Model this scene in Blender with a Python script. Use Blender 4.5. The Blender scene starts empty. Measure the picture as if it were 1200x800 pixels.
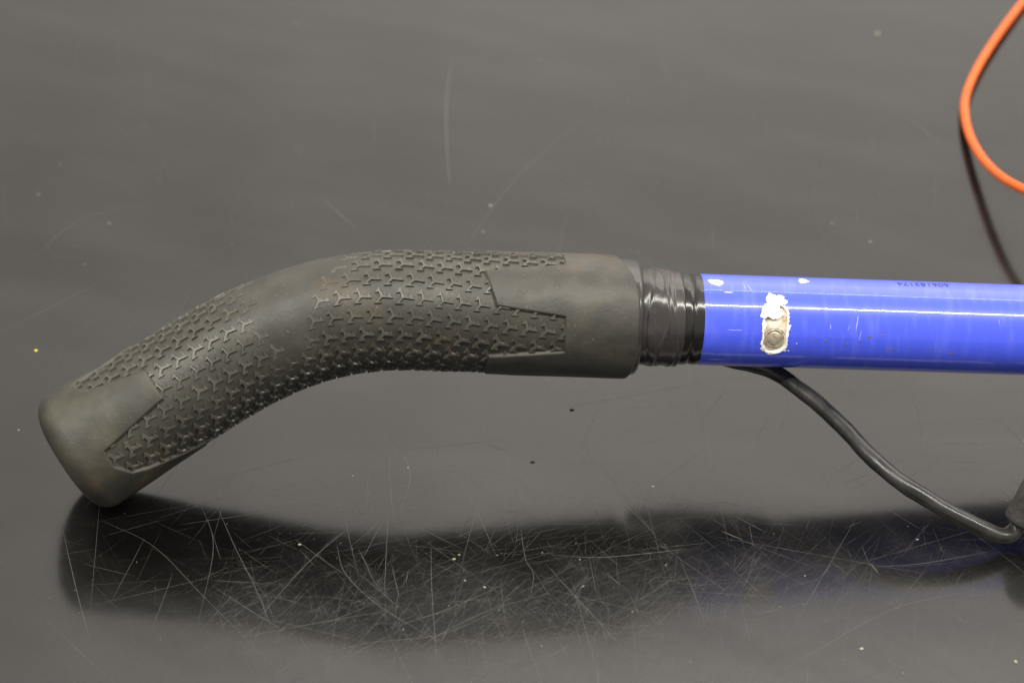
import bpy, math, random
import numpy as np

# ------------------------------------------------------------------ camera, light, exposure
S = bpy.context.scene
ELEV = math.radians(30); DIST = .65; HFOV = math.radians(26.5)
FW = np.array([0, math.cos(ELEV), -math.sin(ELEV)])
UP = np.array([0, math.sin(ELEV), math.cos(ELEV)])
CAM = np.array([0, 0, .04]) - DIST * FW
cd = bpy.data.cameras.new('camera'); cam = bpy.data.objects.new('camera', cd)
S.collection.objects.link(cam); S.camera = cam
cam.location = CAM; cam.rotation_euler = (math.pi / 2 - ELEV, 0, 0)
cd.sensor_fit = 'HORIZONTAL'; cd.sensor_width = 23.6
cd.lens = 23.6 / 2 / math.tan(HFOV / 2)
cd.clip_start = .01; cd.clip_end = 100
cd.dof.use_dof = True; cd.dof.focus_distance = .637; cd.dof.aperture_fstop = 9.0

w = bpy.data.worlds.new('World'); S.world = w; w.use_nodes = True
w.node_tree.nodes['Background'].inputs[0].default_value = (1, .94, .86, 1)
w.node_tree.nodes['Background'].inputs[1].default_value = .60

def area_light(name, x0, x1, y0, y1, z, radiance, col):
    ld = bpy.data.lights.new(name, 'AREA'); ld.shape = 'RECTANGLE'
    ld.size = x1 - x0; ld.size_y = y1 - y0
    ld.energy = radiance * math.pi * ld.size * ld.size_y; ld.color = col
    o = bpy.data.objects.new(name, ld); S.collection.objects.link(o)
    o.location = ((x0 + x1) / 2, (y0 + y1) / 2, z)
    return o
# bright white ceiling, and two rows of fluorescent tubes hung under it
WARM = (1, .93, .85)
area_light('ceiling_overhead', -3.5, 5, -.75, .95, 2.3, .40, WARM)
for xl, xr, part in ((-2.2, -1.25, .36), (-1.25, -.85, .50), (-.85, -.5, .66), (-.5, -.15, .84), (-.15, 5.5, 1.)):   # the ceiling dims towards the left
    area_light('ceiling_lit_bay', xl, xr, .95, 2.9, 2.3, 2.7 * part, WARM)
    area_light('ceiling_next_bay', xl * 1.2, xr * (1.2 if xr < 0 else 1), 2.9, 4.2, 2.3, 1.45 * part, WARM)
    area_light('ceiling_far', xl * 1.45, xr * (1.45 if xr < 0 else 1), 4.2, 9, 2.3, .64 * part, WARM)
area_light('lamp_row', -3, 4, -1.02, -.88, 2.2, 58, (1, .965, .88))
area_light('lamp_row_behind', .30, 3.5, .78, .83, 2.2, 24, (1, .965, .88))

S.view_settings.view_transform = 'Standard'; S.view_settings.look = 'None'
S.view_settings.exposure = 0; S.view_settings.gamma = 1
S.view_settings.use_curve_mapping = False

# ------------------------------------------------------------------ helpers
rng = np.random.default_rng(7); random.seed(7)
FPX = 600 / math.tan(HFOV / 2)
def spot(px, py, z=0.):
    """place in the world (metres) at height z, measured from the photograph"""
    d = FW + np.array([1., 0, 0]) * (px - 600) / FPX - UP * (py - 400) / FPX
    return CAM + d * (z - CAM[2]) / d[2]

def link(name, verts, faces, mat, parent=None, smooth=True, normals=None):
    me = bpy.data.meshes.new(name)
    me.from_pydata([tuple(v) for v in verts], [], [tuple(int(i) for i in f) for f in faces])
    me.materials.append(mat)
    me.polygons.foreach_set('use_smooth', [smooth] * len(me.polygons))
    me.update()
    if normals is not None:
        me.normals_split_custom_set_from_vertices([tuple(n) for n in normals])
    o = bpy.data.objects.new(name, me); S.collection.objects.link(o)
    if parent is not None: o.parent = parent
    return o

def tag(o, label=None, cat=None, group=None, kind=None):
    for k, v in (('label', label), ('category', cat), ('group', group), ('kind', kind)):
        if v: o[k] = v
    return o

def smooth(a, b, x):
    t = np.clip((x - a) / (b - a), 0, 1); return t * t * (3 - 2 * t)

def wobble(x, y, seed, n=5, f=1.):
    """cheap smooth noise: a sum of random sines, about -1..1"""
    r = np.random.default_rng(seed); s = 0
    for i in range(n):
        a, b, p = r.normal(size=3)
        s = s + np.sin(x * a * f + y * b * f + p * 9)
    return s / math.sqrt(n)

# ---- material helper
def mat(name, base, rough=.5, metal=0., spec=.5, coat=0., coat_rough=.05, col2=None, cscale=300., cmix=(.4, .7),
        bump=None, rough2=None, rscale=200., stain=None, lint=None):
    """procedural Principled material; colours vary by noise, bump = list of (scale, strength, distance)"""
    m = bpy.data.materials.new(name); m.use_nodes = True
    nt = m.node_tree; N = nt.nodes; L = nt.links
    b = N['Principled BSDF']
    b.inputs['Base Color'].default_value = (*base, 1); b.inputs['Roughness'].default_value = rough
    b.inputs['Metallic'].default_value = metal; b.inputs['Specular IOR Level'].default_value = spec
    b.inputs['Coat Weight'].default_value = coat; b.inputs['Coat Roughness'].default_value = coat_rough
    tc = N.new('ShaderNodeTexCoord')
    def noise(scale, detail=4):
        n = N.new('ShaderNodeTexNoise'); n.inputs['Scale'].default_value = scale; n.inputs['Detail'].default_value = detail
        L.new(tc.outputs['Object'], n.inputs['Vector']); return n
    if col2 is not None:
        n = noise(cscale, 6); r = N.new('ShaderNodeMapRange')
        r.inputs['From Min'].default_value, r.inputs['From Max'].default_value = cmix
        L.new(n.outputs['Fac'], r.inputs['Value'])
        mx = N.new('ShaderNodeMix'); mx.data_type = 'RGBA'
        mx.inputs[6].default_value = (*base, 1); mx.inputs[7].default_value = (*col2, 1)
        L.new(r.outputs['Result'], mx.inputs[0]); L.new(mx.outputs[2], b.inputs['Base Color']); prev = mx.outputs[2]
        for extra in (stain, lint):                     # (colour, noise scale, threshold lo, hi)
            if not extra: continue
            n = noise(extra[1], 5); r = N.new('ShaderNodeMapRange')
            r.inputs['From Min'].default_value = extra[2]; r.inputs['From Max'].default_value = extra[3]
            L.new(n.outputs['Fac'], r.inputs['Value'])
            m2 = N.new('ShaderNodeMix'); m2.data_type = 'RGBA'; m2.inputs[7].default_value = (*extra[0], 1)
            L.new(prev, m2.inputs[6]); L.new(r.outputs['Result'], m2.inputs[0]); L.new(m2.outputs[2], b.inputs['Base Color']); prev = m2.outputs[2]
    if rough2 is not None:
        n = noise(rscale, 5); r = N.new('ShaderNodeMapRange')
        r.inputs['From Min'].default_value = .35; r.inputs['From Max'].default_value = .68
        r.inputs['To Min'].default_value = rough; r.inputs['To Max'].default_value = rough2
        L.new(n.outputs['Fac'], r.inputs['Value']); L.new(r.outputs['Result'], b.inputs['Roughness'])
    last = None
    for sc, st, di in (bump or []):
        n = noise(sc, 5); bp = N.new('ShaderNodeBump')
        bp.inputs['Strength'].default_value = st; bp.inputs['Distance'].default_value = di
        L.new(n.outputs['Fac'], bp.inputs['Height'])
        if last: L.new(last.outputs['Normal'], bp.inputs['Normal'])
        last = bp
    if last: L.new(last.outputs['Normal'], b.inputs['Normal'])
    return m

M = {}
M['sleeve'] = mat('black_rubber', (.034, .032, .0275), .43, spec=.5, col2=(.058, .054, .044), cscale=90, cmix=(.38, .75),
                  bump=[(3000, .34, .0002), (650, .22, .0004), (160, .12, .0008)], rough2=.54, rscale=140, stain=((.10, .070, .036), 38, .62, .78), lint=((.125, .118, .10), 1300, .66, .74))
M['stud'] = mat('stud_rubber', (.054, .050, .042), .37, spec=.5, col2=(.085, .078, .062), cscale=120, cmix=(.4, .7), bump=[(2600, .15, .0002)], stain=((.10, .070, .036), 38, .62, .78), lint=((.125, .118, .10), 1300, .66, .74))  # lighter than the sleeve floor: highlight against shadow is put into the colour
M['collar'] = mat('smooth_rubber', (.036, .034, .029), .44, spec=.5, col2=(.060, .055, .045), cscale=130, cmix=(.40, .68),
                  bump=[(3000, .34, .0002), (650, .22, .0004), (160, .12, .0008)], rough2=.56, rscale=150, stain=((.10, .070, .036), 38, .62, .78), lint=((.125, .118, .10), 1300, .66, .74))
M['tip'] = mat('dusty_rubber', (.032, .030, .025), .50, spec=.45, col2=(.060, .054, .039), cscale=110, cmix=(.38, .70),
               bump=[(3000, .34, .0002), (650, .22, .0004), (160, .12, .0008)], rough2=.58, rscale=150, stain=((.10, .070, .036), 38, .62, .78), lint=((.125, .118, .10), 1300, .66, .74))
M['tape'] = mat('vinyl_tape', (.034, .030, .029), .18, spec=.6, col2=(.048, .041, .041), cscale=120, cmix=(.4, .7), bump=[(420, .16, .0005)], rough2=.27)
M['ring'] = mat('shiny_black_plastic', (.008, .008, .0075), .15, spec=.6, col2=(.016, .016, .015), cscale=200, bump=[(500, .05, .0003)], rough2=.24)
M['primer_and_glint'] = mat('white_primer_and_glint', (.86, .85, .82), .42, col2=(.74, .70, .62), cscale=700, cmix=(.5, .75), bump=[(1800, .3, .0003)])
M['slot'] = mat('bare_slot_metal', (.82, .76, .64), .40, metal=.15, col2=(.46, .31, .14), cscale=420, cmix=(.50, .72), bump=[(1500, .3, .0003)])
M['button'] = mat('button_metal', (.62, .57, .48), .34, metal=.5, col2=(.34, .25, .15), cscale=900, bump=[(2500, .2, .0002)])
M['ink'] = mat('black_ink', (.02, .02, .05), .5, col2=(.05, .05, .16), cscale=1500)
M['grime'] = mat('brown_grime', (.16, .14, .16), .6, col2=(.07, .07, .12), cscale=1500)
M['paint_scratch'] = mat('pale_paint_scratch', (.48, .52, .88), .5, col2=(.30, .34, .84), cscale=900)
M['cable'] = mat('black_cable', (.014, .014, .013), .20, spec=.5, col2=(.030, .028, .026), cscale=150, cmix=(.4, .7),
                 bump=[(900, .10, .0003)], rough2=.36, rscale=150)
M['boot'] = mat('worn_strain_relief', (.030, .0275, .0235), .75, col2=(.052, .047, .040), cscale=500, bump=[(1500, .5, .0005)])
M['cord'] = mat('orange_cord', (.78, .145, .028), .5, spec=.3, col2=(.68, .125, .024), cscale=120, bump=[(700, .08, .0004)])
M['scratch'] = mat('scratch', (.11, .108, .10), .6, spec=.3, col2=(.06, .06, .055), cscale=260, cmix=(.40, .66))
M['deep_scratch'] = mat('pale_scratch', (.13, .127, .117), .6, spec=.3, col2=(.10, .10, .092), cscale=220)
M['dust'] = mat('pale_dust', (.26, .24, .18), .8, col2=(.42, .40, .34), cscale=80)
M['yellow'] = mat('yellow_crumb', (.75, .66, .06), .6, col2=(.62, .56, .05), cscale=3000)
M['dark_spot'] = mat('dark_droplet', (.01, .01, .009), .3, col2=(.02, .02, .018), cscale=2000)

def blue_paint():
    m = mat('blue_paint', (.066, .105, .80), .30, spec=.32, coat=.6, coat_rough=.02, bump=[(180, .012, .0006)])
    nt = m.node_tree; N = nt.nodes; L = nt.links; b = N['Principled BSDF']
    tc = N.new('ShaderNodeTexCoord')
    mp = N.new('ShaderNodeMapping'); mp.inputs['Scale'].default_value = (1, .22, .22)
    n = N.new('ShaderNodeTexNoise'); n.inputs['Scale'].default_value = 420; n.inputs['Detail'].default_value = 5
    L.new(tc.outputs['Object'], mp.inputs[0]); L.new(mp.outputs[0], n.inputs['Vector'])
    r = N.new('ShaderNodeMapRange'); r.inputs['From Min'].default_value = .5; r.inputs['From Max'].default_value = .8
    L.new(n.outputs['Fac'], r.inputs['Value'])
    mx = N.new('ShaderNodeMix'); mx.data_type = 'RGBA'
    mx.inputs[6].default_value = (.066, .105, .80, 1); mx.inputs[7].default_value = (.11, .15, .81, 1)
    L.new(r.outputs['Result'], mx.inputs[0]); L.new(mx.outputs[2], b.inputs['Base Color'])
    n2 = N.new('ShaderNodeTexNoise'); n2.inputs['Scale'].default_value = 130; n2.inputs['Detail'].default_value = 6
    L.new(tc.outputs['Object'], n2.inputs['Vector'])
    r2 = N.new('ShaderNodeMapRange'); r2.inputs['From Min'].default_value = .48; r2.inputs['From Max'].default_value = .72
    r2.inputs['To Min'].default_value = .018; r2.inputs['To Max'].default_value = .16
    L.new(n2.outputs['Fac'], r2.inputs['Value']); L.new(r2.outputs['Result'], b.inputs['Coat Roughness'])
    return m
M['blue'] = blue_paint()

def table_mat():
    m = bpy.data.materials.new('black_scuffed_laminate'); m.use_nodes = True
    nt = m.node_tree; N = nt.nodes; L = nt.links
    b = N['Principled BSDF']; out = N['Material Output']
    b.inputs['Base Color'].default_value = (.0034, .0033, .0030, 1)
    b.inputs['Specular IOR Level'].default_value = .5
    tc = N.new('ShaderNodeTexCoord')
    def streak(rot, sx, sy, scale, lo, hi):
        mp = N.new('ShaderNodeMapping'); mp.inputs['Rotation'].default_value = (0, 0, rot); mp.inputs['Scale'].default_value = (sx, sy, 1)
        mp0 = N.new('ShaderNodeMapping'); mp0.inputs['Rotation'].default_value = (0, 0, rot)
        L.new(tc.outputs['Object'], mp0.inputs[0])
        mp.inputs['Rotation'].default_value = (0, 0, 0); L.new(mp0.outputs[0], mp.inputs[0])
        n = N.new('ShaderNodeTexNoise'); n.inputs['Scale'].default_value = scale; n.inputs['Detail'].default_value = 3
        L.new(mp.outputs[0], n.inputs['Vector'])
        r = N.new('ShaderNodeMapRange'); r.inputs['From Min'].default_value = lo; r.inputs['From Max'].default_value = hi
        L.new(n.outputs['Fac'], r.inputs['Value']); return r.outputs['Result']
    def mth(op, a, c):
        n = N.new('ShaderNodeMath'); n.operation = op
        for i, v in enumerate((a, c)):
            if isinstance(v, (int, float)): n.inputs[i].default_value = v
            else: L.new(v, n.inputs[i])
        return n.outputs[0]
    blot = streak(.3, 1, 1, 22, .35, .7)
    s = None
    for rot, seed in ((.35, 1), (1.2, 2), (2.2, 3), (2.8, 4)):
        q = streak(rot, .05, 1, 950 + 130 * seed, .60, .74)
        s = q if s is None else mth('MAXIMUM', s, q)
    micro = mth('MULTIPLY', s, mth('ADD', mth('MULTIPLY', blot, .7), .15))
    ro = mth('ADD', .12, mth('MULTIPLY', blot, .035))
    L.new(mth('ADD', ro, mth('MULTIPLY', micro, .10)), b.inputs['Roughness'])
    # hazy second lobe: worn, finely scuffed skin of the laminate
    g = N.new('ShaderNodeBsdfPrincipled')
    g.inputs['Base Color'].default_value = (.007, .0068, .0062, 1); g.inputs['Roughness'].default_value = .36
    mixs = N.new('ShaderNodeMixShader')
    # the patch rubbed dull by years of sliding tools: an uneven oval
    wz = spot(800, 715); mpz = N.new('ShaderNodeMapping'); mpz.inputs['Location'].default_value = (-wz[0] / .20, -wz[1] / .034, 0)
    mpz.inputs['Scale'].default_value = (1 / .20, 1 / .034, 0); L.new(tc.outputs['Object'], mpz.inputs[0])
    ln = N.new('ShaderNodeVectorMath'); ln.operation = 'LENGTH'; L.new(mpz.outputs[0], ln.inputs[0])
    wr = N.new('ShaderNodeMapRange'); wr.interpolation_type = 'SMOOTHSTEP'; wr.inputs['From Min'].default_value = 1.55; wr.inputs['From Max'].default_value = .35
    L.new(mth('ADD', ln.outputs['Value'], mth('MULTIPLY', streak(.9, .35, 1, 90, .3, .7), .55)), wr.inputs['Value'])
    wear = wr.outputs['Result']
    L.new(mth('ADD', mth('ADD', .07, mth('MULTIPLY', wear, .46)), mth('MULTIPLY', micro, .40)), mixs.inputs[0])
    film = streak(.5, .4, 1, 30, .42, .75)
    for bs, lo_, hi_ in ((b, .0018, .0090), (g, .004, .014)):
        cm = N.new('ShaderNodeMix'); cm.data_type = 'RGBA'
        cm.inputs[6].default_value = (lo_, lo_ * .97, lo_ * .89, 1); cm.inputs[7].default_value = (hi_, hi_ * .97, hi_ * .89, 1)
        L.new(film, cm.inputs[0]); L.new(cm.outputs[2], bs.inputs['Base Color'])
    L.new(b.outputs[0], mixs.inputs[1]); L.new(g.outputs[0], mixs.inputs[2]); L.new(mixs.outputs[0], out.inputs[0])
    n = N.new('ShaderNodeTexNoise'); n.inputs['Scale'].default_value = 140; n.inputs['Detail'].default_value = 3
    L.new(tc.outputs['Object'], n.inputs['Vector'])
    bp = N.new('ShaderNodeBump'); bp.inputs['Strength'].default_value = .03; bp.inputs['Distance'].default_value = .0004
    L.new(n.outputs['Fac'], bp.inputs['Height']); L.new(bp.outputs[0], b.inputs['Normal'])
    return m
M['table'] = table_mat()

# ------------------------------------------------------------------ the table top
def tabletop():
    x0, x1, y0, y1, t, bv = -1.0, 1.4, -.42, 1.55, .028, .003
    v = []; f = []
    for z, i in ((-t, 0), (-bv, 0), (0, bv)):
        v += [(x0 + i, y0 + i, z), (x1 - i, y0 + i, z), (x1 - i, y1 - i, z), (x0 + i, y1 - i, z)]
    for k in range(2):
        for i in range(4):
            j = (i + 1) % 4; f.append((4 * k + i, 4 * k + j, 4 * k + 4 + j, 4 * k + 4 + i))
    f += [(8, 9, 10, 11), (3, 2, 1, 0)]
    return link('tabletop', v, f, M['table'], smooth=False)
table = tag(tabletop(), kind='structure')

# ------------------------------------------------------------------ centre line of the handle
nrm = lambda v: np.array(v, float) / np.linalg.norm(v)
d1 = nrm((40, 16.5, 20.0)); d2 = nrm((180, 8, -11.2))
P1 = np.array([-92, -11, 34.83]) / 1000; P2 = np.array([-28, -.5, 51]) / 1000
LIFT = -.0000
P1[2] += LIFT; P2[2] += LIFT
END = .712
def centre_line():
    s1 = P1 + d1 * np.linspace(-.0525, 0, 120)[:, None]
    t = np.linspace(0, 1, 400)[1:, None]; h = .025
    B = (1 - t)**3 * P1 + 3 * (1 - t)**2 * t * (P1 + h * d1) + 3 * (1 - t) * t * t * (P2 - h * d2) + t**3 * P2
    s3 = P2 + d2 * np.linspace(0, .75, 1500)[1:, None]
    P = np.vstack([s1, B, s3])
    u = np.r_[0, np.cumsum(np.linalg.norm(np.diff(P, axis=0), axis=1))] - .010
    T = np.gradient(P, u, axis=0); T /= np.linalg.norm(T, axis=1)[:, None]
    return u, P, T
CU, CP, CT = centre_line()
def frame(u):
    p = np.stack([np.interp(u, CU, CP[:, k]) for k in range(3)], -1)
    t = np.stack([np.interp(u, CU, CT[:, k]) for k in range(3)], -1); t /= np.linalg.norm(t, axis=-1, keepdims=True)
    fr = np.cross(t, np.array([0, 0, 1.])); fr /= np.linalg.norm(fr, axis=-1, keepdims=True)
    return p, t, fr, np.cross(fr, t)
def wrap(u, phi, r):
    """point at arc length u (m), angle phi (rad, 0 = facing the viewer, 90 deg = up), radius r"""
    p, t, fr, up = frame(u)
    return p + (np.cos(phi)[..., None] * fr + np.sin(phi)[..., None] * up) * np.asarray(r)[..., None]

def grid_faces(nu, nv):
    i = np.arange(nu - 1)[:, None]; j = np.arange(nv)[None, :]; k = (j + 1) % nv
    return np.stack([i * nv + j, i * nv + k, (i + 1) * nv + k, (i + 1) * nv + j], -1)
def grid_normals(V):
    du = np.gradient(V, axis=0); dv = np.roll(V, -1, 1) - np.roll(V, 1, 1)
    n = np.cross(dv, du); l = np.linalg.norm(n, axis=-1, keepdims=True)
    n = n / np.maximum(l, 1e-15)
    return n
def submesh(name, V, F, Nn, sel, m, parent):
    f = F[sel]; ids, inv = np.unique(f.ravel(), return_inverse=True)
    return link(name, V[ids], inv.reshape(-1, 4), m, parent, True, Nn[ids])

# ------------------------------------------------------------------ collar outlines in the unrolled skin: (u mm, phi deg)
RB = 17.45
END_POLYS = [
    [(129.2, 72), (133.0, 35), (152.9, 27), (153.2, -7), (131.2, -16), (130.6, -40), (131.2, -78), (153, -86), (153, -124), (132, -132), (130, -168),
     (152.8, -176), (152.8, -206), (133, -214), (130, -246), (152.6, -254), (152.9, -276.5), (129.2, -288)],
]
# closing polygon across the ring on the right
TIP_OUT = [(12.0, 82), (30.5, 66), (30.6, 33), (8.6, 21), (8.3, 5), (11.5, -11), (15.5, -18.5), (33.5, -40), (33.0, -72), (12, -84), (11, -106),
           (30, -122), (30.5, -158), (10, -172), (10, -198), (30, -212), (30, -246), (11, -256), (10.8, -266), (12.0, -278)]
def poly_sdf(pts, x, y):
    """signed distance (mm), positive inside; arrays x, y"""
    P = np.array(pts); n = len(P); d = np.full(x.shape, 1e9); ins = np.zeros(x.shape, bool)
    for i in range(n):
        a = P[i]; b = P[(i + 1) % n]; e = b - a
        wx = x - a[0]; wy = y - a[1]; t = np.clip((wx * e[0] + wy * e[1]) / (e @ e + 1e-9), 0, 1)
        d = np.minimum(d, np.hypot(wx - e[0] * t, wy - e[1] * t))
        c = ((a[1] > y) != (b[1] > y)) & (x < (b[0] - a[0]) * (y - a[1]) / (b[1] - a[1] + 1e-12) + a[0])
        ins ^= c
    return np.where(ins, d, -d)
K = math.radians(1) * 17.9          # mm per degree round the grip
def closed(outline, far):
    """outline covers one turn of phi (descending); repeat it a turn up and down, close it at u = far"""
    o = [(u, p) for u, p in outline]
    full = [(u, p + 360) for u, p in o] + o + [(u, p - 360) for u, p in o]
    full = [(far, full[0][1])] + full + [(far, full[-1][1])]
    return [(u, p * K) for u, p in full]
ENDP = closed(END_POLYS[0], 230); TIPP = closed(TIP_OUT, -40)
def collars(u, deg):
    y = ((deg + 180) % 360 - 180) * K
    # tongue outline starts at +72 and runs down a turn: angles above it belong to the copy one turn up
    return poly_sdf(TIPP, u, y), poly_sdf(ENDP, u, y)

def worn(u, deg):
    """1 where the palm has rubbed the studs away (outside of the bend)"""
    deg = (deg + 180) % 360 - 180
    c = 75 + .05 * (deg - 70); left = 9 + 9 * smooth(10, 95, deg); right = 8 + 15 * smooth(15, 90, deg)
    dd = u - c; q = np.where(dd < 0, -dd / left, dd / right)
    a = 1 - smooth(.15, 1.45, q)
    return a * smooth(-38, 22, deg)

# ------------------------------------------------------------------ the handle
handle = bpy.data.objects.new('tool_handle', None); S.collection.objects.link(handle)
tag(handle, 'bright blue tube with a bent black rubber grip and black cable, resting on the table', 'tool handle')

def build_grip():
    nv = 420; phi = np.linspace(0, 2 * math.pi, nv, endpoint=False) - math.pi; deg = np.degrees(phi)
    u0, u1, dome = -4.9, 174.8, 7.0
    rows = []                                   # (u, kind, inset or fraction of the full radius)
    ts = math.pi / 2 * np.linspace(.001, 1, 60) ** 1.6
    for t in ts[:-1]: rows.append((u0 + dome * (1 - math.cos(t)), 'cap', math.sin(t) ** .42))
    ncap = len(rows); rf = dome - .3
    us = np.arange(u0 + rf + .3, u1 - 1.3, .31)
    for u in us: rows.append((u, 'in', 0.))
    for a in np.linspace(0, math.pi / 2, 9): rows.append((u1 - 1.3 + 1.3 * math.sin(a), 'in', 1.3 * (1 - math.cos(a))))
    for q in (1.9, 2.8, 3.6): rows.append((u1, 'in', q))
    u = np.array([r[0] for r in rows])[:, None] * np.ones((1, nv)); dg = deg[None, :] * np.ones_like(u)
    st, se = collars(u, dg)
    bev = lambda s: smooth(-.42, .42, s)
    mask = np.maximum(bev(st), bev(se))
    wn = worn(u, dg)
    r = RB + .98 * mask + .12 * wn
    r += .75 * (1 - smooth(-3, 34, u)) - .15 * smooth(60, 110, u) * (1 - smooth(130, 150, u))
    r += .05 * wobble(u * .12, dg * .05, 3) + .02 * wobble(u * .5, dg * .2, 4)
    R = np.zeros_like(r); base_u0 = r[ncap]
    for i, (uu, kind, q) in enumerate(rows):
        if kind == 'cap': R[i] = base_u0 * q
        else: R[i] = r[i] - q
    # the right end is cut back along its top
    adeg = (dg + 180) % 360 - 180
    back = 5.4 * smooth(42, 118, adeg) * (1 - smooth(150, 180, adeg)) + 1.2 * smooth(10, 60, -adeg) * (1 - smooth(120, 180, -adeg))
    uu = u - back * smooth(158, 174, u)
    V = wrap(uu / 1000, phi[None, :] * np.ones_like(u), R / 1000)
    nu = len(rows); Nn = grid_normals(V); F = grid_faces(nu, nv).reshape(-1, 4)
    fm = (mask > .5)
    fmask = (fm[:-1] & fm[1:]) & (np.roll(fm, -1, 1)[:-1] & np.roll(fm, -1, 1)[1:])
    fu = u[:-1] * np.ones_like(mask[:-1])
    fl = fmask.ravel(); fu = fu.ravel()
    V2 = V.reshape(-1, 3); N2 = Nn.reshape(-1, 3)
    if N2[nv * 200 + 5] @ (V2[nv * 200 + 5] - frame(np.array([u[200, 0] / 1000]))[0][0]) < 0: N2 = -N2; F = F[:, ::-1]
    sleeve = submesh('grip_sleeve', V2, F, N2, ~fl, M['sleeve'], handle)
    tip = submesh('tip_collar', V2, F, N2, fl & (fu < 80), M['tip'], handle)
    # close the very tip
    endc = submesh('end_collar', V2, F, N2, fl & (fu >= 80), M['collar'], handle)
    tag(sleeve, 'black rubber sleeve covered with raised three-armed studs, worn smooth on the bend')
    tag(tip, 'smooth dusty olive-black rubber collar with tongues at the tip')
    tag(endc, 'smooth black rubber collar with tongues beside the tape')
    return sleeve
sleeve = build_grip()

# ---- raised three-armed studs
ARM = [(.17, -.12), (.62, -.10), (1.06, -.06), (.60, .46), (.60, .11), (.14, .13)]
def stud_outline(L):
    pts = []
    for k in range(3):
        a = math.radians(-12 + 120 * k); c, s = math.cos(a), math.sin(a)
        pts += [((x * c - y * s) * L, (x * s + y * c) * L) for x, y in ARM]
    return np.array(pts)
def outset(P, d):
    n = len(P); a = np.roll(P, 1, 0); b = np.roll(P, -1, 0)
    e1 = P - a; e2 = b - P
    n1 = np.stack([e1[:, 1], -e1[:, 0]], 1); n1 /= np.linalg.norm(n1, axis=1)[:, None]
    n2 = np.stack([e2[:, 1], -e2[:, 0]], 1); n2 /= np.linalg.norm(n2, axis=1)[:, None]
    m = n1 + n2; m /= np.maximum(np.linalg.norm(m, axis=1)[:, None], .35)
    return P + m * d
def build_studs():
    rows = 20; pitch = 5.52; items = []
    step = 360 / rows
    for k in range(rows):
        for i in range(-2, 31):
            u = 7 + pitch * (i + (.5 if k % 2 else 0)); deg = 7 + k * step - (u - 100) * .235
            u = u + random.uniform(-.08, .08)
            if u < 4 or u > 156: continue
            st, se = collars(np.array([u]), np.array([deg]))
            s = max(st[0], se[0])
            if s > 1.9: continue
            wv = float(worn(np.array([u]), np.array([deg]))[0])
            h = .62 * (1 - wv) ** 1.7 * (1 + random.uniform(-.12, .12))
            if h < .03: continue
            items.append((u, deg, h))
    top = stud_outline(2.72); 
    made = []
    for u, deg, h in items:
        o = stud_outline(2.72 * random.uniform(.96, 1.04)); n = len(o)
        low = outset(o, .22); loc = outset(o, .0)
        uu = np.r_[low[:, 0], loc[:, 0]] + u; dd = np.r_[low[:, 1], loc[:, 1]]
        ph = np.radians(deg) + dd / (RB + .3)
        wv = worn(np.array([u]), np.array([deg]))[0]
        rb = RB + .12 * wv + .75 * (1 - smooth(-3, 34, u)) - .15 * smooth(60, 110, u) * (1 - smooth(130, 150, u))
        r = np.r_[np.full(n, rb - .12), np.full(n, rb + h)]
        V = wrap(uu / 1000, ph, r / 1000)
        F = [tuple(range(n, 2 * n))] + [(j, (j + 1) % n, n + (j + 1) % n, n + j) for j in range(n)]
        p, t, fr, up = frame(np.array([u / 1000])); a = math.radians(deg)
        nr = math.cos(a) * fr[0] + math.sin(a) * up[0]; to = CAM - p[0]; to /= np.linalg.norm(to)
        made.append((-(nr @ to), V, F))
    made.sort(key=lambda m: m[0])
    for k, (q, V, F) in enumerate(made[:300]):
        if q > .12: break
        link('raised_stud', V, F, M['stud'], sleeve, False)
    rest = made[k:]; VV = []; FF = []
    for q, V, F in rest:
        b = len(VV); VV += [tuple(v) for v in V]; FF += [tuple(i + b for i in f) for f in F]
    tag(link('stud_field', VV, FF, M['stud'], sleeve, False), kind='stuff')
    print('studs', len(made), 'single', k)
build_studs()

def lathe(name, prof, m, parent, nv=160, fn=None, seed=0):
    """profile (u mm, r mm) turned about the handle's centre line; fn(u, deg) adds radius"""
    prof = np.array(prof); phi = np.linspace(0, 2 * math.pi, nv, endpoint=False) - math.pi
    u = prof[:, :1] * np.ones((1, nv)); r = prof[:, 1:] * np.ones((1, nv)); dg = np.degrees(phi)[None, :] * np.ones_like(u)
    if fn is not None: 
        du, dr = fn(u, dg); u = u + du; r = r + dr
    V = wrap(u / 1000, phi[None, :] * np.ones_like(u), r / 1000)
    F = grid_faces(len(prof), nv).reshape(-1, 4)[:, ::-1]
    return link(name, V.reshape(-1, 3), F, m, parent)

# liner ring showing at the grip's cut-back end
lathe('liner_ring', [(164, 16.2), (166, 17.1), (171, 17.3), (174.6, 17.2), (175.6, 16.8), (176.1, 15.9), (176.2, 13.9)], M['tape'], handle,
      fn=lambda u, d: (-.9 * smooth(20, 100, d % 360) * 0, .06 * wobble(u * .4, d * .06, 11)))

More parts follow.
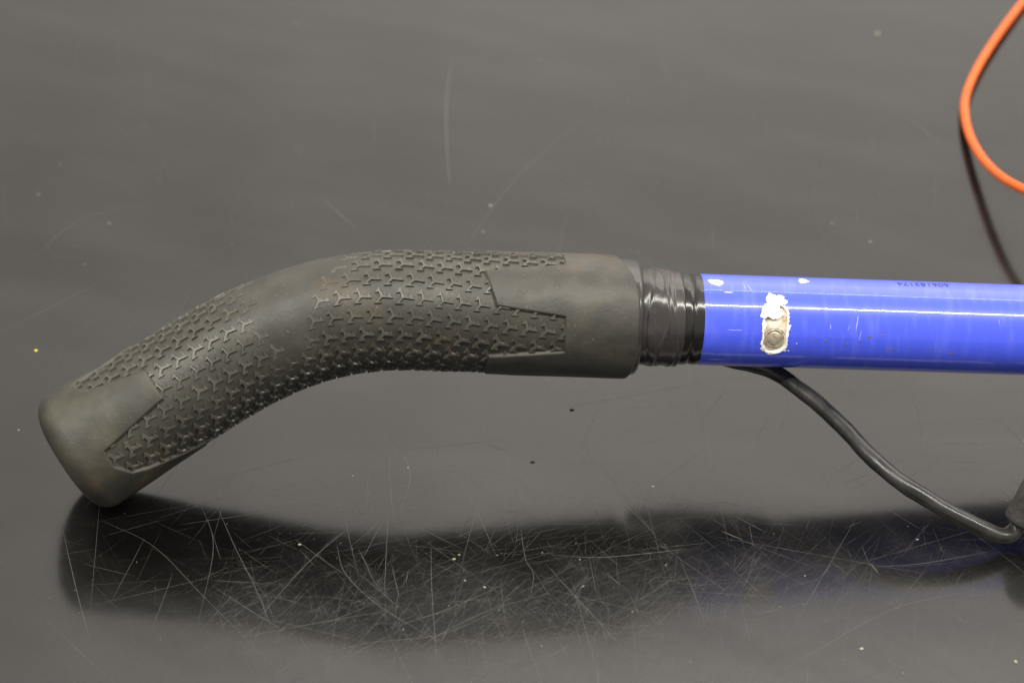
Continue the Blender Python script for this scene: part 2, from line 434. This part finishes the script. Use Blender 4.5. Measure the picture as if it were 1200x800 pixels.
# wrinkled vinyl tape, wound in overlapping turns
def tape_fn(u, d):
    a = np.radians(d)
    helix = (u - 175 + 2.2 * np.sin(a + .6)) / 6.4
    turn = helix - np.floor(helix)
    edge = .34 * (1 - smooth(0, .10, turn)) * np.ones_like(u) * 0 + .22 * turn
    wr = .26 * wobble(u * .42, a * 2.4, 21, 6) * (0.45 + .55 * np.abs(wobble(u * .25, a * 1.3, 22)))
    crease = .38 * np.exp(-((u - 181.3 - 2.2 * np.sin(a * 1.5 + .4) - .5 * np.sin(a * 5)) / .5) ** 2)
    crease += .30 * np.exp(-((u - 185.3 - 1.2 * np.sin(a * 2 + 2.1)) / .45) ** 2) - .25 * np.exp(-((u - 178.5 + 1.5 * np.sin(a * 2 + 1)) / .5) ** 2)
    bulge = .5 * np.exp(-((u - 181) / 4.5) ** 2) * (.5 + .5 * np.sin(a))
    ends = smooth(173.5, 175.5, u) * (1 - smooth(187.6, 188.6, u))
    return np.zeros_like(u) + .35 * np.sin(a * 2 + 1) * smooth(184, 188.4, u), (edge + wr + crease + bulge) * ends
tp = [(u, 14.1) for u in np.arange(172.5, 188.3, .18)] + [(188.45, 13.9), (188.5, 13.55), (188.5, 13.0)]
tag(lathe('tape_wrap', tp, M['tape'], handle, 300, tape_fn), 'wrinkled black vinyl tape wound round the joint')
lathe('joint_ring', [(187.4, 12.8), (187.6, 13.25), (188.8, 13.62), (190.2, 13.68), (191.1, 13.5), (191.45, 13.10), (191.6, 13.05), (191.8, 13.30), (192.4, 13.58),
                     (193.6, 13.6), (194.6, 13.42), (195.4, 13.2)], M['ring'], handle, 160,
      lambda u, d: (.22 * wobble(d * .03, u * 0, 31), .05 * wobble(d * .05, u * .4, 32)))

# ---- blue tube with a slot cut through its paint
RT = 13.62
SLOT = dict(u=215.4, a=3.55, lo=-14, hi=52)
def slot_sdf(u, deg):
    """positive inside the slot (mm); the slot is a stadium running round the tube"""
    k = math.radians(1) * RT; y = deg * k; a = SLOT['lo'] * k + SLOT['a']; b = SLOT['hi'] * k - SLOT['a']
    yy = np.clip(y, a, b)
    return SLOT['a'] - np.hypot(u - SLOT['u'], y - yy)
def build_tube():
    nv = 360; phi = np.linspace(0, 2 * math.pi, nv, endpoint=False) - math.pi; dg1 = np.degrees(phi)
    us = np.r_[194.3, 194.32, np.arange(194.7, 205, 1.2), np.arange(206, 225, .22), np.arange(226, 300, 3.), np.linspace(300, END * 1000, 20)]
    u = us[:, None] * np.ones((1, nv)); dg = dg1[None, :] * np.ones_like(u)
    s = slot_sdf(u, dg) + .22 * wobble(u * 1.3, dg * .25, 41)
    m = smooth(-.15, .25, s)
    r = RT - 1.05 * m + 0 * u
    r[0] = RT - .8; r[1] = RT - .25; r[2] = RT
    V = wrap(u / 1000, phi[None, :] * np.ones_like(u), r / 1000)
    Nn = grid_normals(V); Nn[:3] = Nn[3]
    F = grid_faces(len(us), nv).reshape(-1, 4)
    V2 = V.reshape(-1, 3); N2 = Nn.reshape(-1, 3)
    i0 = 30 * nv + 3
    if N2[i0] @ (V2[i0] - frame(np.array([us[30] / 1000]))[0][0]) < 0: N2 = -N2; F = F[:, ::-1]
    fm = m > .35; fl = (fm[:-1] | fm[1:] | np.roll(fm, -1, 1)[:-1] | np.roll(fm, -1, 1)[1:]).ravel()
    tube = submesh('tube', V2, F, N2, ~fl, M['blue'], handle)
    tag(tube, 'glossy bright blue painted metal tube with chipped paint')
    tag(submesh('slot', V2, F, N2, fl, M['slot'], tube), 'rounded slot with bare brownish metal inside')
    return tube
tube = build_tube()

def skin_patch(name, outline, m, parent, lift=.05, u=0, deg=0, thick=.04):
    """a thin raised flake on the tube; outline in mm (du, along the skin)"""
    o = np.array(outline); n = len(o); k = math.radians(1) * RT
    inner = o.mean(0) + (o - o.mean(0)) * .86
    U = np.r_[o[:, 0], inner[:, 0]] + u; A = np.radians(deg) + np.r_[o[:, 1], inner[:, 1]] / RT
    # extra rings towards the middle so the flake follows the round tube
    rings = [(o, -.03), (inner, lift + thick)] + [(o.mean(0) + (o - o.mean(0)) * q, lift + thick) for q in (.6, .3, .02)]
    V = []; 
    for q, h in rings:
        V.append(wrap((q[:, 0] + u) / 1000, math.radians(deg) + q[:, 1] / RT, np.full(n, RT + h) / 1000))
    V = np.vstack(V); F = []
    for r_ in range(len(rings) - 1):
        for j in range(n):
            F.append((r_ * n + j, r_ * n + (j + 1) % n, (r_ + 1) * n + (j + 1) % n, (r_ + 1) * n + j))
    return link(name, V, F, m, parent)
def blob(rx, ry, n=26, rag=.18, seed=0, rot=0.):
    r = np.random.default_rng(seed); a = np.linspace(0, 2 * math.pi, n, endpoint=False)
    q = 1 + rag * (r.normal(size=n) * .5 + np.sin(a * 3 + r.uniform(0, 6)) * .6 + np.sin(a * 5 + r.uniform(0, 6)) * .4)
    x = rx * q * np.cos(a); y = ry * q * np.sin(a); c, s = math.cos(rot), math.sin(rot)
    return np.stack([x * c - y * s, x * s + y * c], 1)
kk = math.radians(1) * RT
# ragged white rim round the slot
def chip_rim():
    n = 150; r = np.random.default_rng(5); V = []; F = []
    lo = SLOT['lo'] * kk + SLOT['a']; hi = SLOT['hi'] * kk - SLOT['a']; a = SLOT['a']
    t = np.linspace(0, 2 * math.pi, n, endpoint=False)
    x0 = np.cos(t); y0 = np.sin(t); cy = np.where(y0 > 0, hi, lo)
    # spread points along the stadium
    per = 2 * (hi - lo) + 2 * math.pi * a; s = np.linspace(0, per, n, endpoint=False); X = []; Y = []; NX = []; NY = []
    for q in s:
        if q < hi - lo: X.append(a); Y.append(lo + q); NX.append(1); NY.append(0)
        elif q < hi - lo + math.pi * a:
            g = (q - (hi - lo)) / a; X.append(a * math.cos(g)); Y.append(hi + a * math.sin(g)); NX.append(math.cos(g)); NY.append(math.sin(g))
        elif q < 2 * (hi - lo) + math.pi * a:
            X.append(-a); Y.append(hi - (q - (hi - lo) - math.pi * a)); NX.append(-1); NY.append(0)
        else:
            g = math.pi + (q - 2 * (hi - lo) - math.pi * a) / a; X.append(a * math.cos(g)); Y.append(lo + a * math.sin(g)); NX.append(math.cos(g)); NY.append(math.sin(g))
    X, Y, NX, NY = map(np.array, (X, Y, NX, NY))
    wid = .22 + .30 * np.abs(r.normal(size=n)) ; wid = (wid + np.roll(wid, 1)) / 2 + .12 * r.normal(size=n)
    wid = np.clip(wid - .1, .03, 1.3); inn = .12 + .14 * np.abs(r.normal(size=n))
    for off, h in ((wid, -.03), (wid - .1, .10), (-.0 * inn, .10), (-inn, -.12)):
        V.append(wrap((X + NX * off + SLOT['u']) / 1000, (Y + NY * off) / RT, np.full(n, RT + h) / 1000))
    V = np.vstack(V)
    for k in range(3):
        for j in range(n): F.append((k * n + j, k * n + (j + 1) % n, (k + 1) * n + (j + 1) % n, (k + 1) * n + j))
    return link('paint_chip_and_glint', V, F, M['primer_and_glint'], tube)
tag(chip_rim(), 'ragged white paint edge round the slot')
def chip(u, deg, rx, ry, seed, rag=.16, rot=0., m='primer_and_glint', name='paint_chip_and_glint', lift=.05):
    return skin_patch(name, blob(rx, ry, 28, rag, seed, rot), M[m], tube, lift, u, deg)
chip(215.2, 57, 2.9, 2.3, 3); chip(217.6, 55, 1.3, 1.0, 4); chip(211.9, 38, 1.1, 1.3, 6); chip(213.2, 45, 1.9, 2.0, 7)
chip(214.6, 42, 2.7, 2.4, 8, .14, lift=.02); chip(212.0, 24, .7, 1.2, 15, .3); chip(219.3, 22, .45, 1.0, 16, .4); chip(212.3, -7, .7, .9, 17, .4); chip(218.6, -8, .6, .7, 18, .4); chip(215.0, -14.5, 1.3, .5, 19, .4)  # white flakes across the slot's upper half paint the metal's blown-out lamp highlight
chip(198.2, 84, 2.3, 1.5, 9, .10, -.25); chip(224.6, 95, 1.6, 1.7, 10, .22)
chip(219.9, -9, .22, .22, 12); chip(222.0, 2, .16, .2, 13); chip(201.5, 66, 1.4, .12, 14, .1)
for u, deg, rx, ry, sd in ((230.6, 7, .5, .35, 1), (236.8, 2, .45, .35, 2), (241, 8, .5, .22, 3), (226.3, 8, .7, .15, 4), (268.5, -5, .5, .28, 5), (256, 2, .5, .12, 6),
                           (243.5, 14, .8, .25, 8), (247, 16, .9, .2, 9), (250, -2, 1.6, .12, 10), (262, 1, 1.1, .1, 11), (285, 20, .3, .2, 12)):
    chip(u, deg, rx, ry, 50 + sd, .25, 0, 'grime', 'grime_spot', .01)
for u, deg, rx, ry, rot, sd in ((239.5, 31, .10, 2.6, -.12, 1), (240.6, 15, .07, 1.8, -.2, 2), (231.6, 25, .09, .8, 0, 3), (203.4, 17, 2.6, .08, .02, 4), (282, 38, .06, 1.0, .1, 5),
                                (199, -30, 2.4, .08, 0, 6), (208, 74, .07, 1.6, .35, 7), (206.5, 76, .06, 1.4, .2, 8), (237, 24, .06, .9, -.3, 9), (291, 6, .3, .09, .4, 10)):
    chip(u, deg, rx, ry, 80 + sd, .12, rot, 'paint_scratch', 'paint_scratch', .005)

# spring button sitting in the slot
def button():
    deg = 6; p, t, fr, up = frame(np.array([SLOT['u'] / 1000])); a = math.radians(deg)
    n = math.cos(a) * fr[0] + math.sin(a) * up[0]; e2 = np.cross(n, t[0]); c = p[0] + n * (RT - 1.15) / 1000
    prof = [(3.5, -.3), (3.4, .0), (3.2, .07), (3.05, -.05), (2.95, .08), (2.75, .2), (2.5, .2), (2.35, .12), (2.2, .14), (2.05, .34), (1.8, .48), (1.2, .58), (.6, .62), (.02, .63)]
    V = []; F = []; nv = 40
    for r, h in prof:
        for j in range(nv):
            g = 2 * math.pi * j / nv; V.append(c + (t[0] * math.cos(g) + e2 * math.sin(g)) * r / 1000 + n * h / 1000)
    for k in range(len(prof) - 1):
        for j in range(nv): F.append((k * nv + j, k * nv + (j + 1) % nv, (k + 1) * nv + (j + 1) % nv, (k + 1) * nv + j))
    return link('spring_button', V, F, M['button'], tube)
tag(button(), 'round grey metal button at the lower end of the slot')

# serial number printed upside down along the tube's back
def serial():
    cu = bpy.data.curves.new('serial_number', 'FONT'); cu.body = '606183174'; cu.size = 1.0; cu.resolution_u = 3
    t = bpy.data.objects.new('serial_text', cu); S.collection.objects.link(t)
    bpy.context.view_layer.update()
    me = bpy.data.meshes.new_from_object(t.evaluated_get(bpy.context.evaluated_depsgraph_get()))
    V = np.array([v.co for v in me.vertices]); F = [tuple(p.vertices) for p in me.polygons]
    bpy.data.objects.remove(t)
    x0, x1 = V[:, 0].min(), V[:, 0].max(); y0, y1 = V[:, 1].min(), V[:, 1].max()
    u = 268.7 - (V[:, 0] - x0) / (x1 - x0) * 15.6
    y = 101.5 * kk - (V[:, 1] - y0) / (y1 - y0) * 2.5
    return link('serial_number', wrap(u / 1000, y / RT, np.full(len(u), RT + .075) / 1000), F, M['ink'], tube, False)
tag(serial(), 'black serial number printed upside down')

# ------------------------------------------------------------------ cables
def spline(pts, per=14):
    P = np.array(pts, float); P = np.vstack([2 * P[0] - P[1], P, 2 * P[-1] - P[-2]]); out = []
    for i in range(1, len(P) - 2):
        for t in np.linspace(0, 1, per, endpoint=False):
            a, b, c, d = P[i - 1:i + 3]
            out.append(.5 * (2 * b + (c - a) * t + (2 * a - 5 * b + 4 * c - d) * t * t + (3 * b - a - 3 * c + d) * t**3))
    out.append(P[-2]); return np.array(out)
def sweep(name, P, rad, m, parent=None, nv=28, bump=0., seed=1, taper=None):
    T = np.gradient(P, axis=0); T /= np.linalg.norm(T, axis=1)[:, None]
    s = np.r_[0, np.cumsum(np.linalg.norm(np.diff(P, axis=0), axis=1))] * 1000
    ref = np.cross(T[0], [0, 0, 1.]); ref /= np.linalg.norm(ref); V = []
    for i in range(len(P)):
        ref = ref - T[i] * (ref @ T[i]); ref /= np.linalg.norm(ref); o = np.cross(T[i], ref)
        a = np.linspace(0, 2 * math.pi, nv, endpoint=False)
        r = rad if taper is None else rad * taper[i]
        r = r * (1 + bump * wobble(s[i] * .35, np.cos(a) * 1.2, seed))
        V.append(P[i] + np.outer(np.cos(a) * r, ref) + np.outer(np.sin(a) * r, o))
    V = np.vstack(V); F = grid_faces(len(P), nv).reshape(-1, 4).tolist()
    F += [list(range(nv))[::-1], list(range(len(P) * nv - nv, len(P) * nv))]
    return link(name, V, F, m, parent)
cable_px = [(742, 390, .0342), (775, 397, .0330), (815, 409, .0310), (858, 422, .0295), (902, 433, .0283), (940, 458, .0268), (978, 490, .0244), (1020, 534, .0207), (1058, 566, .0172),
            (1110, 598, .0123), (1150, 619, .0080), (1174, 628, .0052), (1186, 624, .0050), (1197, 612, .0075), (1206, 600, .0110)]
cab = sweep('cable', spline([spot(*q) for q in cable_px]), 0.00246, M['cable'], handle, 28, .03, 61)
tag(cab, 'bent black cable hanging from under the blue tube')
bp_ = spline([spot(1193, 613, .0070), spot(1203, 596, .0115), spot(1216, 572, .0180), spot(1233, 545, .0230)], 10)
ta = np.r_[.80, .94, 1.0, np.ones(len(bp_) - 5), .93, .8]
sweep('strain_relief', bp_, .0047, M['boot'], cab, 28, .03, 63, ta)
sweep('cable_tail', spline([spot(1228, 552, .0220), spot(1262, 512, .026), spot(1310, 490, .022), spot(1370, 500, .010), spot(1440, 530, .003), spot(1560, 560, .003), spot(1720, 560, .003)]), 0.00246, M['cable'], cab)

cord_px = [(1640, -160, .0021), (1480, -190, .0021), (1330, -130, .0021), (1240, -50, .0021), (1200, 1, .0023), (1170, 41, .0026), (1146, 79, .0028), (1132, 112, .0030), (1131, 138, .0034),
           (1138, 163, .0048), (1153, 188, .0080), (1174, 208, .0130), (1202, 223, .0185), (1245, 236, .024), (1310, 240, .025), (1400, 225, .018), (1500, 190, .008), (1600, 150, .0022), (1760, 120, .0021)]
cord = sweep('extension_cord', spline([spot(*q) for q in cord_px]), .00174, M['cord'])
tag(cord, 'thin bright orange cord looping up off the table behind the blue tube', 'cord')

# ------------------------------------------------------------------ scratches and dust on the table
def ribbons(name, lines, m):
    V = []; F = []
    for P, wd in lines:
        P = np.asarray(P); T = np.gradient(P, axis=0); T /= np.maximum(np.linalg.norm(T, axis=1)[:, None], 1e-9)
        Nn = np.stack([-T[:, 1], T[:, 0]], 1); n = len(P)
        ww = wd * np.sin(np.linspace(.12, math.pi - .12, n)) ** .6 / 2
        b = len(V); z = random.uniform(.00003, .00006)
        for i in range(n):
            for sgn in (-1, 1):
                q = P[i] + Nn[i] * ww[i] * sgn; V.append((q[0], q[1], z))
        for i in range(n - 1):
            k = b + 2 * i; F.append((k, k + 2, k + 3, k + 1))
    o = link(name, V, F, m, table, False); tag(o, kind='stuff'); return o
def arc(x, y, ang, length, bend, n=7):
    t = np.linspace(-.5, .5, n); a = ang + bend * t
    dx = np.cumsum(np.cos(a)) * length / n; dy = np.cumsum(np.sin(a)) * length / n
    return np.stack([x + dx - dx.mean(), y + dy - dy.mean()], 1)
fine = []; deep = []
r = np.random.default_rng(11)
for i in range(2700):                                    # tangle of fine scratches where tools are slid about
    px = r.normal(640, 280); py = r.normal(712, 42) if r.random() < .7 else r.normal(690, 70)
    if not (-80 < px < 1300): continue
    if px < 250 and r.random() < .75: continue
    p = spot(px, py); ang = r.choice([r.normal(1.0, .28), r.normal(1.0, .28), r.normal(2.05, .3), r.uniform(0, math.pi), r.normal(.25, .25)])
    fine.append((arc(p[0], p[1], ang, r.gamma(2.0, .0078) + .003, r.normal(0, .05)), float(np.clip(r.lognormal(-3.7, .6), .010, .12)) / 1000))
for i in range(2200):                                    # the rest of the table
    x = r.uniform(-.42, .5); y = r.uniform(-.16, .75); ang = r.choice([r.normal(.35, .3), r.uniform(0, math.pi), r.normal(1.5, .3)])
    fine.append((arc(x, y, ang, r.gamma(2, .013) + .004, r.normal(0, .06)), r.uniform(.03, .09) / 1000))
for i in range(45):
    px = r.normal(640, 280); py = r.normal(690, 70); p = spot(px, py)
    deep.append((arc(p[0], p[1], r.uniform(0, math.pi), r.gamma(2, .012) + .006, r.normal(0, .06), 10), r.uniform(.04, .11) / 1000))
named = [([(255, 594), (275, 640), (300, 690), (318, 735)], .16), ([(410, 618), (360, 660), (300, 728)], .20), ([(395, 640), (405, 672), (445, 710), (515, 752)], .2),
         ([(460, 735), (520, 715), (590, 685)], .2), ([(648, 650), (700, 653), (760, 648), (805, 643)], .26), ([(610, 620), (616, 655), (625, 672), (622, 698)], .16),
         ([(895, 798), (960, 760), (1050, 712), (1150, 690)], .2), ([(1020, 664), (1080, 660), (1165, 645)], .2), ([(530, 70), (524, 110), (523, 160), (527, 215)], .55),
         ([(545, 290), (600, 215), (660, 160), (740, 100)], .35), ([(455, 600), (452, 660), (450, 700)], .14), ([(235, 590), (250, 640), (232, 730)], .12),
         ([(350, 780), (420, 755), (520, 742), (600, 705)], .16), ([(120, 610), (180, 640), (240, 700), (330, 790)], .12), ([(505, 640), (506, 690), (512, 780)], .16),
         ([(470, 770), (560, 720), (660, 690)], .16), ([(1020, 664), (1010, 640)], .1), ([(845, 622), (870, 632)], .3), ([(1020, 660), (1030, 672)], .4), ([(740, 560), (790, 600)], .12),
         ([(380, 235), (420, 270)], .5), ([(450, 500), (480, 550), (470, 600)], .14), ([(690, 650), (700, 700)], .12), ([(1065, 140), (1105, 170)], .5), ([(850, 80), (770, 130), (690, 175)], .3),
         ([(0, 390), (60, 360), (120, 330)], .35), ([(40, 300), (100, 255), (190, 235)], .3)]
for pts, wd in named:
    P = spline([spot(*q) for q in pts], 8)[:, :2]; deep.append((P, wd / 1000 * (.45 if pts[0][1] < 400 else .62)))
tag(ribbons('fine_scratches', fine, M['scratch'])); ribbons('deep_scratches', deep, M['deep_scratch'])

def specks(name, items, m, parent=None):
    V = []; F = []
    for x, y, sz in items:
        n = 6; b = len(V); a0 = random.uniform(0, 6); st = random.uniform(.5, 1)
        for lay, (q, z) in enumerate(((1, 0), (.85, .35), (.3, .55))):
            for j in range(n):
                a = a0 + 2 * math.pi * j / n; rr = sz * q * random.uniform(.75, 1.2)
                V.append((x + math.cos(a) * rr, y + math.sin(a) * rr * st, .00007 + z * sz))
        for lay in range(2):
            for j in range(n): F.append((b + lay * n + j, b + lay * n + (j + 1) % n, b + lay * n + n + (j + 1) % n, b + lay * n + n + j))
        F.append(tuple(b + 2 * n + j for j in range(n)))
    return link(name, V, F, m, parent, True)
items = []
for i in range(170):
    px = r.uniform(-60, 1260); py = r.uniform(20, 820); p = spot(px, py); items.append((p[0], p[1], r.gamma(2, .00004) + .00005))
for i in range(60):
    px = r.normal(600, 260); py = r.normal(670, 50); p = spot(px, py); items.append((p[0], p[1], r.gamma(2, .00004) + .00005))
for px, py, sz in ((568, 688, .45), (351, 638, .5), (633, 70, .5), (1020, 284, .6), (975, 262, .45), (765, 570, .4), (22, 504, .3), (538, 650, .4), (532, 655, .5), (545, 680, .3), (1190, 775, .6),
                   (1010, 760, .5), (1075, 632, .4), (1028, 40, .9), (45, 228, .5), (128, 262, .45), (566, 272, .5), (575, 241, .5), (478, 548, .3)):
    p = spot(px, py); items.append((p[0], p[1], sz / 1000))
tag(specks('dust', items, M['dust']), 'pale dust and crumbs scattered over the black table', 'dust', kind='stuff')
p = spot(42, 411); tag(specks('crumb', [(p[0], p[1], .0007)], M['yellow']), 'tiny bright yellow crumb on the table left of the grip', 'crumb')
for (px, py), lb in (((670, 480), 'dark droplet spot below the grip, nearer to it of the two'), ((624, 541), 'dark droplet spot below the grip, lower of the two')):
    p = spot(px, py); tag(specks('droplet', [(p[0], p[1], .0008)], M['dark_spot']), lb, 'droplet', 'dark droplets on the table')

print('far end axis', frame(np.array([END]))[0][0] * 1000)
for o in bpy.data.objects:
    if o.name == 'tip_collar': print('tip lowest mm', min(v.co.z for v in o.data.vertices) * 1000)
